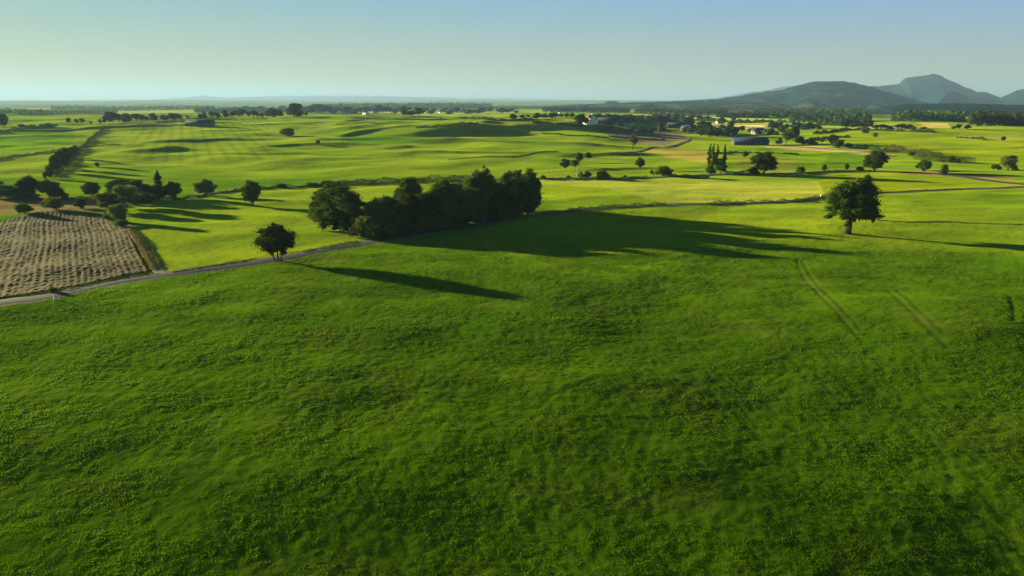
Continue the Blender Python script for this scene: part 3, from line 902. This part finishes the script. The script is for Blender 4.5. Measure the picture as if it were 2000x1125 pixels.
hedge([(590, 493), (640, 483), (700, 472)], .6, .9, 'weedy bank on the far side of the lane below the copse', seed=23, leaf=.25, per=22, name='weedy_bank')
hedge([(300, 528), (278, 488), (250, 445)], .6, 1.6, 'strip of yellow dry weeds along the edge of the stubble field', mat=M_DRY, seed=24, leaf=.25, per=22, name='weed_strip')
hedge([(316, 528), (296, 492), (262, 447)], .5, 1.6, 'strip of dark weeds between farm track and bright field', seed=25, leaf=.25, per=18, name='weed_strip')
hedge([(250, 396), (300, 391), (360, 388), (420, 381)], 1.6, 3.0, 'ragged dark hedge between the clump and the country road', seed=26)
hedge([(0, 391), (60, 391), (130, 390), (220, 389)], 1.4, 3.0, 'low dark hedge behind the straw strip', seed=27)
hedge([(0, 258), (20, 257), (60, 252), (108, 249)], 3.0, 5.0, 'dark hedge at the far left below the pale field', seed=28)
hedge([(200, 251), (260, 246), (330, 245), (374, 245)], 1.6, 3.0, 'thin dark hedge along the hill crest left of the small barn', seed=29)
hedge([(812, 250), (860, 247), (935, 243)], 2.2, 6.0, 'dark leafy line in place of bank shade high on the hill left of the brown field', seed=30)  # leaf strip stands in for the shade of a terrace bank
hedge([(410, 245), (500, 244), (600, 243.5), (735, 240)], .9, 2.5, 'very thin hedge line along the crest right of the small barn', seed=31)
hedge([(876, 312), (930, 308), (1000, 306), (1040, 300), (1090, 296)], .5, 2.0, 'faint weedy line winding across the green hill', seed=32, name='weed_strip')


for k, (pts, h_, lb) in enumerate([
    ([(1180, 231), (1260, 230), (1340, 232)], 5, 'hedge across the bright fields just beyond the farm belt'),
    ([(1260, 236), (1330, 235), (1420, 238)], 5, 'hedge between the hamlet and the bright fields'),
    ([(1430, 240), (1500, 238), (1560, 241)], 5, 'hedge along the tan field behind the blue barn'),
    ([(1560, 246), (1620, 245), (1700, 247)], 5, 'hedge leading towards the mountain wood'),
    ([(1330, 224), (1360, 229), (1400, 236)], 4, 'hedge slanting down the bright plain towards the hamlet'),
    ([(1590, 262), (1640, 256), (1700, 253)], 3.5, 'hedge bounding the top of the right field'),
    ([(1575, 276), (1600, 271), (1660, 268)], 2.5, 'hedge leaving the farm trees across the right field'),
    ([(1700, 256), (1760, 257), (1830, 259)], 2.5, 'scrubby hedge on the olive top of the right field'),
    ([(1868, 269), (1900, 271), (1925, 274)], 2.0, 'short dark hedge high on the right hand hill'),
    ([(1040, 240), (1090, 243), (1140, 247)], 2.0, 'thin hedge along the brown field left of the white house'),
    ([(860, 232), (950, 233), (1040, 234)], 2.5, 'thin hedge at the far edge of the brown field'),
    ([(1190, 268), (1250, 272), (1300, 274)], 1.6, 'thin hedge on the bare ground above the dirt track'),
    ([(1060, 262), (1120, 266), (1190, 270)], 1.4, 'faint hedge at the foot of the shaded bank'),
    ([(1400, 300), (1470, 299), (1560, 303)], 1.2, 'faint hedge across the fields above the poplars')]):
    hedge(pts, h_, h_ * 1.3, lb, mat=M_FAR, per=5, leaf=.9, seed=60 + k, rough=.9)

# ------------------------------------------------------------------ buildings
def box(cx, cy, cz, sx, sy, sz):
    v = np.array([(x, y, z) for x in (-.5, .5) for y in (-.5, .5) for z in (-.5, .5)]) * [sx, sy, sz] + [cx, cy, cz]
    f = np.array([(0, 1, 3, 2), (4, 6, 7, 5), (0, 4, 5, 1), (2, 3, 7, 6), (0, 2, 6, 4), (1, 5, 7, 3)])
    return v, f


def building(px, py, L, W, h, rise, rot, wall_m, roof_m, label, cat, group=None, name='house', windows=3, door=True, chimney=False, small=False, lintel=False):
    xy = inv(px, py); z = float(GZ(*xy))
    o = link(name, None, loc=(xy[0], xy[1], z - .2)); o.rotation_euler = (0, 0, rot); o.empty_display_size = 1
    tag(o, label, cat, group)
    hx, hy = L / 2, W / 2
    V = [(-hx, -hy, 0), (hx, -hy, 0), (hx, hy, 0), (-hx, hy, 0), (-hx, -hy, h), (hx, -hy, h), (hx, hy, h), (-hx, hy, h), (-hx, 0, h + rise), (hx, 0, h + rise)]
    me = bpy.data.meshes.new('wall')
    me.from_pydata(V, [], [(0, 1, 5, 4), (2, 3, 7, 6), (1, 2, 6, 9, 5), (3, 0, 4, 8, 7)]); me.materials.append(wall_m)
    link('wall', me, o)
    e = .5; t = .18; sl = rise / hy
    zt = h + rise
    parts = []
    for s in (-1, 1):
        yo, zo = s * (hy + e), h - e * sl
        v = np.array([(-hx - e, 0, zt + .06), (hx + e, 0, zt + .06), (hx + e, yo, zo + .06), (-hx - e, yo, zo + .06),
                      (-hx - e, 0, zt + .06 + t), (hx + e, 0, zt + .06 + t), (hx + e, yo, zo + .06 + t), (-hx - e, yo, zo + .06 + t)])
        f = np.array([(0, 1, 2, 3), (4, 7, 6, 5), (0, 4, 5, 1), (1, 5, 6, 2), (2, 6, 7, 3), (3, 7, 4, 0)])
        parts.append((v, f))
    v, f = join(parts)
    roof = link('roof', np_mesh('roof', v, f, roof_m, smooth=False), o)
    if chimney:
        cv, cf = box(hx * .55, 0, zt + .5, .7, .7, 1.6)
        link('chimney', np_mesh('chimney', cv, cf, wall_m, smooth=False), roof)
    if small:
        return o
    for k in range(windows):
        x = -hx + L * (k + .5) / windows
        if door and k == windows // 2:
            dv, df = box(x, -hy - .02, 1.15, 1.2 if cat == 'house' else 3.2, .08, 2.1 if cat == 'house' else min(3.2, h - .6))
            dv[:, 2] += 0 if cat == 'house' else .4
            link('door', np_mesh('door', dv, df, M_STONE, smooth=False), o)
            continue
        wv, wf = box(x, -hy - .02, h * .58, 1.1, .08, 1.3)
        win = link('window', np_mesh('window', wv, wf, M_WOOD, smooth=False), o)
        gv, gf = box(x, -hy - .07, h * .58, .9, .04, 1.1)
        link('pane', np_mesh('pane', gv, gf, M_GLASS, smooth=False), win)
    return o


building(1153, 243, 9, 8, 6.4, 3.0, rad(-58), M_WHITE, M_TILE, 'bright white house with gable at the left end of the farm', 'house', chimney=True)
building(1146, 244, 6, 5, 4.0, 1.8, rad(-58), M_WHITE, M_TILE, 'low white annex left of the bright white house', 'house', name='annex', windows=2)
building(1190, 243, 26, 12, 4.5, 3.2, rad(-8), M_STONE, M_SLATE, 'dark slate roofed shed right of the bright white house', 'shed', name='farm_shed')
building(1213, 246, 20, 11, 4.0, 2.8, rad(6), M_GREYMETAL, M_BLUE, 'blue roofed shed at the right end of the white house farm', 'shed', name='farm_shed')
building(1322, 251, 24, 11, 4.5, 3.0, rad(-5), M_STONE, M_SLATE, 'long dark farm building among the trees of the hamlet', 'farm building', name='farm_building')
building(1346, 256, 18, 10, 4.2, 2.8, rad(12), M_STONE, M_BLUE, 'smaller dark blue roofed building right of the long dark one', 'farm building', name='farm_building')
building(1464, 283, 26.5, 12, 3.0, 2.7, rad(-4), M_STONE, M_BLUE, 'long low barn with deep blue roof', 'barn', name='barn', windows=7)
building(1480, 262, 12, 8, 4.2, 2.6, rad(-40), M_WHITE, M_SLATE, 'small white house behind the long blue barn', 'house')
building(1422, 266, 13, 9, 4.5, 3.2, rad(-30), M_STONE, M_SLATE, 'dark house left of the small white house, half in trees', 'house', chimney=True)
building(391, 246, 26, 11, 3.2, 3.2, rad(0), M_STONE, M_SLATE, 'small grey barn alone on the crest of the green hill', 'barn', name='barn', windows=3)
for px, py, r in ((714, 224, -40), (872, 217, -50), (884, 219, -20), (860, 221, -60), (1008, 216, -30), (1290, 227, -35), (1332, 222, -50), (1382, 235, -30), (1446, 227, -40), (1522, 247, -20), (1092, 222, -45), (762, 220, -40), (652, 222, -30), (1404, 241, -50), (930, 219, -35), (1205, 217, -35), (1226, 218, -55), (1242, 215, -30), (1560, 250, -30), (1603, 207 + 12, -40), (1650, 204 + 18, -30)):
    building(px, py, 8, 6, 3.8, 2.2, rad(r), M_WHITE, M_SLATE, 'far white house with pale walls, a speck among distant trees', 'house', 'far white houses on the plain', small=True)


# small posts
def post(px, py, h, r, mat, label, name, cat, cap=True):
    xy = inv(px, py); z = float(GZ(*xy))
    rng = np.random.default_rng(1)
    v, f = tube((0, 0, -.2), (0, 0, h), r, r * .85, 0, rng, 3, 8)
    v2, f2 = tube((0, 0, h), (0, 0, h + r * .8), r * .9, r * .15, 0, rng, 2, 8)
    vv, ff = join([(v, f), (v2, f2)])
    o = link(name, np_mesh(name, vv, ff, mat), loc=(xy[0], xy[1], z))
    return tag(o, label, cat)


post(107, 586, .9, .16, M_WHITE, 'short white marker post on the near edge of the lane', 'marker_post', 'post')
post(1603, 386, 1.1, .28, M_WHITE, 'short white marker post by the lane just left of the lone tree', 'marker_post', 'post')
post(1127, 344, 5.2, .18, M_WOOD, 'pale bare pole below the little group of four trees', 'utility_pole', 'pole')

# ------------------------------------------------------------------ far trees, each its own object
def far_row(pts, n, h, w, label, group, jx=4, jy=.8, seed=0, kind='far', hv=.35):
    r = random.Random(seed)
    pts = np.array(pts, float)
    for i in range(n):
        t = (i + r.uniform(-.3, .3)) / max(1, n - 1) * (len(pts) - 1)
        t = min(max(t, 0), len(pts) - 1 - 1e-6)
        k = int(t)
        p = pts[k] + (pts[k + 1] - pts[k]) * (t - k)
        s = r.uniform(1 - hv, 1 + hv)
        plant(p[0] + r.uniform(-jx, jx), max(208.5, p[1] + r.uniform(-jy, jy)), h * s, w * s * r.uniform(.8, 1.25), kind, label, 'tree', group, name='far_tree')


far_row([(212, 240), (255, 239)], 6, 16, 15, 'dark tree in the tight clump on the left skyline', 'clump on the left skyline', seed=1)
far_row([(268, 238), (345, 235)], 9, 11, 12, 'small tree in the broken row right of the left skyline clump', 'broken row on the left skyline', seed=2)
far_row([(352, 234), (400, 232)], 4, 10, 8, 'thin tree behind the crest near the small barn', 'thin trees near the small barn', seed=3)
far_row([(3, 250), (8, 252)], 2, 22, 14, 'dark tree cut by the left edge on the skyline', 'trees at the left edge', jx=2, seed=4)
far_row([(40, 249), (105, 247)], 8, 6, 10, 'low bush like tree on the far left hedge', 'bushes on the far left hedge', seed=5)
far_row([(132, 241), (205, 243)], 6, 8, 7, 'tiny tree on the pale far left field', 'tiny trees on the far left field', seed=6, jy=2)
far_row([(412, 230), (600, 227)], 22, 13, 13, 'hazy tree in the skyline row right of the small barn', 'skyline row right of the small barn', seed=7, jy=1.5)
far_row([(575, 228), (582, 228)], 2, 18, 16, 'dark rounded tree standing out of the skyline row', 'dark pair in the skyline row', jx=2, seed=8)
far_row([(400, 220), (600, 216)], 18, 8, 12, 'pale blurred tree far behind the skyline row', 'pale trees behind the skyline row', seed=9, jy=2)
far_row([(600, 222), (790, 221)], 24, 12, 17, 'blue green tree in the far wood behind the hill crest', 'far wood behind the hill crest', seed=10, jy=2)
far_row([(788, 226), (820, 226)], 4, 11, 13, 'dark tree of the small clump on the hill crest', 'clump on the hill crest', jx=2, jy=.3, seed=11)
far_row([(830, 222), (1010, 219)], 20, 8, 13, 'hazy tree on the plain beyond the brown field', 'hazy trees beyond the brown field', seed=12, jy=3)
far_row([(1000, 232), (1120, 230)], 12, 9, 11, 'dull tree on the edge beyond the brown field', 'trees at the edge of the brown field', seed=13, jy=2)
far_row([(1128, 245), (1142, 245)], 4, 17, 14, 'dark tree tight to the left of the bright white house', 'trees left of the white house', jx=3, seed=14)
far_row([(1160, 238), (1260, 240), (1350, 246)], 24, 13, 15, 'dark tree in the belt behind the farm', 'dark belt behind the farm', seed=15, jy=2)
far_row([(1350, 262), (1430, 268)], 20, 17, 16, 'blackish tree in the mass left of the blue barn', 'tree mass left of the blue barn', seed=16, jy=4, jx=6)
far_row([(1180, 256), (1290, 258)], 8, 6, 10, 'small scrubby tree on the bare ground below the farm', 'scrub below the farm', seed=17, jy=3)
far_row([(1410, 246), (1480, 262), (1530, 262)], 9, 12, 13, 'tree behind the long blue barn', 'trees behind the blue barn', seed=18, jy=4)
far_row([(1508, 252), (1600, 254)], 10, 11, 15, 'dark tree in the line beyond the farm path', 'line beyond the farm path', seed=19, jy=2)
far_row([(1640, 249), (1700, 248)], 8, 10, 12, 'olive tree in the line at the top of the right field', 'line atop the right field', seed=20, jy=1)
far_row([(1710, 252), (1800, 252)], 9, 7, 12, 'scrubby tree on the far edge of the right field', 'scrub on the right field edge', seed=21, jy=1.5)
far_row([(1862, 252), (1888, 252)], 3, 8, 12, 'dark tree in the short block right of the tan patch', 'short block right of the tan patch', jx=3, jy=.5, seed=22)
far_row([(1180, 208), (1450, 220), (1640, 232)], 30, 8, 16, 'hazy tree scattered on the distant plain', 'hazy trees on the distant plain', seed=23, jy=9, jx=12)
far_row([(1280, 228), (1460, 236)], 16, 8, 10, 'tree dotted among the bright fields beyond the hamlet', 'trees among bright fields', seed=24, jy=5, jx=8)


# ------------------------------------------------------------------ far woods, each one mass
def wood(corners, n, h, leaf, label, seed):
    rng = np.random.default_rng(seed)
    P0 = inv_line(corners)
    lo, hi = P0.min(0), P0.max(0)
    x, y = rng.uniform(lo[0], hi[0], n * 4), rng.uniform(lo[1], hi[1], n * 4)
    k = in_poly(x, y, P0); x, y = x[k][:n], y[k][:n]
    top = h * (.75 + .35 * noise(x / (h * .9), y / (h * .9), seed) + .2 * noise(x / 60, y / 60, seed + 3))
    z = GZ(x, y) + top * np.sqrt(rng.random(len(x)))
    V, F, tone = leaves(np.stack([x, y, z], -1), np.tile([0, 0, 1.], (len(x), 1)), leaf, rng, 1.2)
    o = link('woodland', np_mesh('woodland', V, F, M_FAR, tone, smooth=False))
    tag(o, label, 'woodland', kind='stuff')


wood([(1740, 239), (1885, 239), (1880, 231), (1745, 231)], 9000, 15, 4, 'long dark blue wood at the foot of the mountain', 1)
wood([(1888, 246), (2120, 249), (2120, 238), (1900, 239)], 9000, 14, 4, 'dark wood closing the plain at the right edge', 2)
wood([(1495, 228), (1700, 231), (1700, 219), (1500, 221)], 9000, 15, 5, 'hazy wood in front of the round forested hill', 3)
wood([(1485, 227), (1545, 227), (1545, 223), (1490, 223)], 3000, 12, 4, 'small squared wood on the plain left of the round hill', 4)
wood([(620, 214), (960, 212), (960, 208), (620, 209)], 6000, 20, 9, 'blurred band of woods far behind the hill crest', 6)


PLAIN_WOODS = [([(1150, 211), (1330, 213), (1330, 210.5), (1150, 209)], 'blurred strip of trees on the plain right of the centre'),
               ([(1250, 207), (1520, 210), (1520, 207), (1250, 205)], 'long hazy strip of woods left of the round forested hill'),
               ([(1330, 217), (1490, 218), (1490, 215), (1330, 215)], 'strip of dark hedgerow trees left of the squared wood'),
               ([(900, 213), (1100, 214), (1100, 211.5), (900, 211)], 'pale strip of trees behind the brown field'),
               ([(1060, 220), (1230, 221), (1230, 218.5), (1060, 218.5)], 'strip of trees on the plain behind the bright white house'),
               ([(1240, 223), (1420, 224), (1420, 221.5), (1240, 221.5)], 'thin strip of trees beyond the hamlet'),
               ([(1400, 230), (1500, 231), (1500, 228.5), (1400, 228.5)], 'hedgerow trees on the bright plain above the hamlet'),
               ([(1540, 238), (1700, 239), (1700, 236.5), (1540, 236.5)], 'hedgerow trees in front of the hazy wood'),
               ([(100, 218), (420, 215), (420, 212.5), (100, 214)], 'very pale wood far out on the left plain'),
               ([(0, 226), (230, 224), (230, 220), (0, 222)], 'pale band of trees on the far left plain'),
               ([(380, 222), (620, 220), (620, 217), (380, 218)], 'pale band of trees behind the skyline row')]
for k, (cs, lb) in enumerate(PLAIN_WOODS):
    wood(cs, 3500, 11 + (k % 3) * 3, 4.5, lb, 40 + k)

# ------------------------------------------------------------------ mountains: silhouettes with real depth
def mountain(name, prof, D, depth, seed, mat, rough=1.0, pasture=0.0, base=-30.0):
    pr = np.array(prof, float)
    ts, zs = [], []
    for px, row in pr:
        t = (CY - row) / FPX
        dy, dz = CP + t * SP, -SP + t * CP
        ts.append(((px - CX) / FPX) / dy); zs.append(CAMZ + D * dz / dy)
    ts, zs = np.array(ts), np.array(zs)
    nx, ny = 420, 120
    A = np.linspace(ts[0], ts[-1], nx); Yv = D + depth * np.sign(np.linspace(-1, 1, ny)) * np.abs(np.linspace(-1, 1, ny)) ** 1.15
    AA, YY = np.meshgrid(A, Yv, indexing='ij')
    XX = AA * (YY * .8 + D * .2)          # the range opens slightly with distance
    t = (YY - D) / depth
    pz = np.interp(AA, ts, zs)
    ker = np.hanning(6)[:-1]; ker /= ker.sum()
    pz = np.apply_along_axis(lambda c: np.convolve(np.pad(c, 2, mode='edge'), ker, mode='valid'), 0, pz)
    wl = D * .05
    spur = noise(XX / wl, YY / (wl * 2.4), seed) + .5 * noise(XX / wl * 2.2, YY / wl, seed + 1)
    tt = np.clip(np.abs(t) * (1 + .6 * rough * spur * np.abs(t)), 0, 1)
    bell = (1 - tt) ** 1.25
    Z = base + (pz - base) * bell * (1 + .10 * rough * spur * np.abs(t)) + rough * D * .0011 * noise(XX / (D * .012), YY / (D * .012), seed + 2) * np.minimum(bell * 4, 1)
    ii = np.arange(nx - 1)[:, None] * ny + np.arange(ny - 1)[None]
    F = np.stack([ii, ii + ny, ii + ny + 1, ii + 1], -1).reshape(-1, 4)
    C = np.empty(XX.shape + (3,)); C[:] = (.006, .027, .034)  # dark forest green with the blue of distant haze painted in
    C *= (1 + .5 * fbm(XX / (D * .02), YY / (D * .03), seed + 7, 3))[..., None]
    if pasture:
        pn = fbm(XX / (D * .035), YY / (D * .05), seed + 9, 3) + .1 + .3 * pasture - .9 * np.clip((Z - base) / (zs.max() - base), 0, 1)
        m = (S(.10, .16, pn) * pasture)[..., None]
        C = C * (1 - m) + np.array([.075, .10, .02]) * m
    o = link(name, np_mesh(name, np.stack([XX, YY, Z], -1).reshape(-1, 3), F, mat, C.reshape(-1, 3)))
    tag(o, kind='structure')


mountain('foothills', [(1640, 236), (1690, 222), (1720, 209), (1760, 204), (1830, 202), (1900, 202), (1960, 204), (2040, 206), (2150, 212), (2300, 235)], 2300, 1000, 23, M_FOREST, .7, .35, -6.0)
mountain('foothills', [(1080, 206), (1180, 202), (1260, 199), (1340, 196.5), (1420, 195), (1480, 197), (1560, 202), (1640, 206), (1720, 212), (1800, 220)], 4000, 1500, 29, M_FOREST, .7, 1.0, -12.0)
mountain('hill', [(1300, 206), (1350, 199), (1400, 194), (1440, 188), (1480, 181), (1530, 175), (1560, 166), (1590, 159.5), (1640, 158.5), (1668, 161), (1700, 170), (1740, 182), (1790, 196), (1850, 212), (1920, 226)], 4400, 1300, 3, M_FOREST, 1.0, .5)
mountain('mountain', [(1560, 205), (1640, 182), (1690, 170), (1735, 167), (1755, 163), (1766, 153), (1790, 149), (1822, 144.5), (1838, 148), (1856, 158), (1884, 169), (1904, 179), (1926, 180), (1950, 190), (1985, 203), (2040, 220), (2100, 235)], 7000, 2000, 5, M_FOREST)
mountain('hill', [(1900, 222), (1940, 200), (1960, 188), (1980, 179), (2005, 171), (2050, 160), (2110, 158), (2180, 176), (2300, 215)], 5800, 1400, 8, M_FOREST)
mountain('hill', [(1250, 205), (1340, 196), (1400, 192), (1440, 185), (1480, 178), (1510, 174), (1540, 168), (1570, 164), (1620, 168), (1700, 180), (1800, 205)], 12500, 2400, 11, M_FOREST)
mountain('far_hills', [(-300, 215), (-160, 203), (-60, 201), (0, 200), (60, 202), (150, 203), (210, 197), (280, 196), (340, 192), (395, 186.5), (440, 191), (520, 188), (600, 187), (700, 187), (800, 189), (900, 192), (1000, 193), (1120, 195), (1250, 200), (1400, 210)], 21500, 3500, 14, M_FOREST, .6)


# ------------------------------------------------------------------ air
def haze():
    v, f = box(0, 0, 0, 1, 1, 1)
    v = v * [60000, 60000, 480] + [0, 0, 240 - 60]
    m, nt, out = new_mat('haze_air')
    p = N(nt, 'ShaderNodeVolumePrincipled', Density=0.72e-4, Anisotropy=0.16)
    p.inputs['Color'].default_value = (0.31, 0.49, 0.82, 1)
    nt.links.new(p.outputs[0], out.inputs['Volume'])
    o = link('haze', np_mesh('haze', v, f, m, smooth=False))
    tag(o, 'thin pale haze lying over the whole plain', 'haze', kind='stuff')


haze()

# ------------------------------------------------------------------ sky, sun, camera
w = bpy.data.worlds.new('World'); scene.world = w; w.use_nodes = True
nt = w.node_tree; nt.nodes.clear()
sky = N(nt, 'ShaderNodeTexSky', sky_type='NISHITA', sun_disc=False, sun_elevation=SUN_EL, sun_rotation=SUN_AZ, altitude=800.0, air_density=1.0, dust_density=0.4, ozone_density=1.5)
grade = N(nt, 'ShaderNodeVectorMath', operation='MULTIPLY'); grade.inputs[1].default_value = (0.058, 0.060, 0.042)
tc = N(nt, 'ShaderNodeTexCoord'); sep = N(nt, 'ShaderNodeSeparateXYZ')
ramp = N(nt, 'ShaderNodeValToRGB')
el = ramp.color_ramp.elements
el[0].position = 0.0; el[0].color = (.54, .49, .19, 1)
el[1].position = 1.0; el[1].color = (.004, .05, .07, 1)
for pos, c in ((.055, (.40, .45, .33)), (.13, (.23, .415, .49)), (.26, (.05, .17, .23))):
    e_ = el.new(pos); e_.color = c + (1,)
veil = N(nt, 'ShaderNodeVectorMath', operation='SCALE'); veil.inputs['Scale'].default_value = 4.9
add = N(nt, 'ShaderNodeVectorMath', operation='ADD')
bg = N(nt, 'ShaderNodeBackground', Strength=0.055); ow = N(nt, 'ShaderNodeOutputWorld')
nt.links.new(sky.outputs[0], grade.inputs[0]); nt.links.new(tc.outputs['Generated'], sep.inputs[0]); nt.links.new(sep.outputs['Z'], ramp.inputs[0])
azr = N(nt, 'ShaderNodeValToRGB'); aze = azr.color_ramp.elements
aze[0].position = 0.2; aze[0].color = (.90, 1.0, .95, 1); aze[1].position = .85; aze[1].color = (.86, .94, 1.42, 1)
mxs = N(nt, 'ShaderNodeMapRange'); mxs.inputs['From Min'].default_value = -1; mxs.inputs['From Max'].default_value = 1
nt.links.new(sep.outputs['X'], mxs.inputs['Value']); nt.links.new(mxs.outputs[0], azr.inputs[0])
azm = N(nt, 'ShaderNodeVectorMath', operation='MULTIPLY')
nt.links.new(ramp.outputs[0], azm.inputs[0]); nt.links.new(azr.outputs[0], azm.inputs[1]); nt.links.new(azm.outputs[0], veil.inputs[0]); nt.links.new(grade.outputs[0], add.inputs[0]); nt.links.new(veil.outputs[0], add.inputs[1])
nt.links.new(add.outputs[0], bg.inputs[0]); nt.links.new(bg.outputs[0], ow.inputs[0])

sl = bpy.data.lights.new('sun', 'SUN'); sl.energy = 5.0; sl.angle = rad(.5); sl.color = (1.0, .89, .47)
so = bpy.data.objects.new('sun', sl); COL.objects.link(so)
so.rotation_euler = Vector(SUNV).to_track_quat('Z', 'Y').to_euler()

cd = bpy.data.cameras.new('camera'); cam = bpy.data.objects.new('camera', cd); COL.objects.link(cam)
cam.location = (0, 0, CAMZ); cam.rotation_euler = (math.pi / 2 - PITCH, 0, 0)
cd.sensor_fit = 'HORIZONTAL'; cd.sensor_width = 36; cd.lens = FPX / 2000 * 36
cd.clip_start = 1; cd.clip_end = 60000
scene.camera = cam

vs = scene.view_settings
vs.view_transform = 'Standard'; vs.look = 'None'; vs.gamma = 1; vs.exposure = 1.92; vs.use_curve_mapping = False
cy = scene.cycles
cy.use_denoising = True
cy.max_bounces = 6; cy.diffuse_bounces = 2; cy.transmission_bounces = 3; cy.volume_bounces = 0
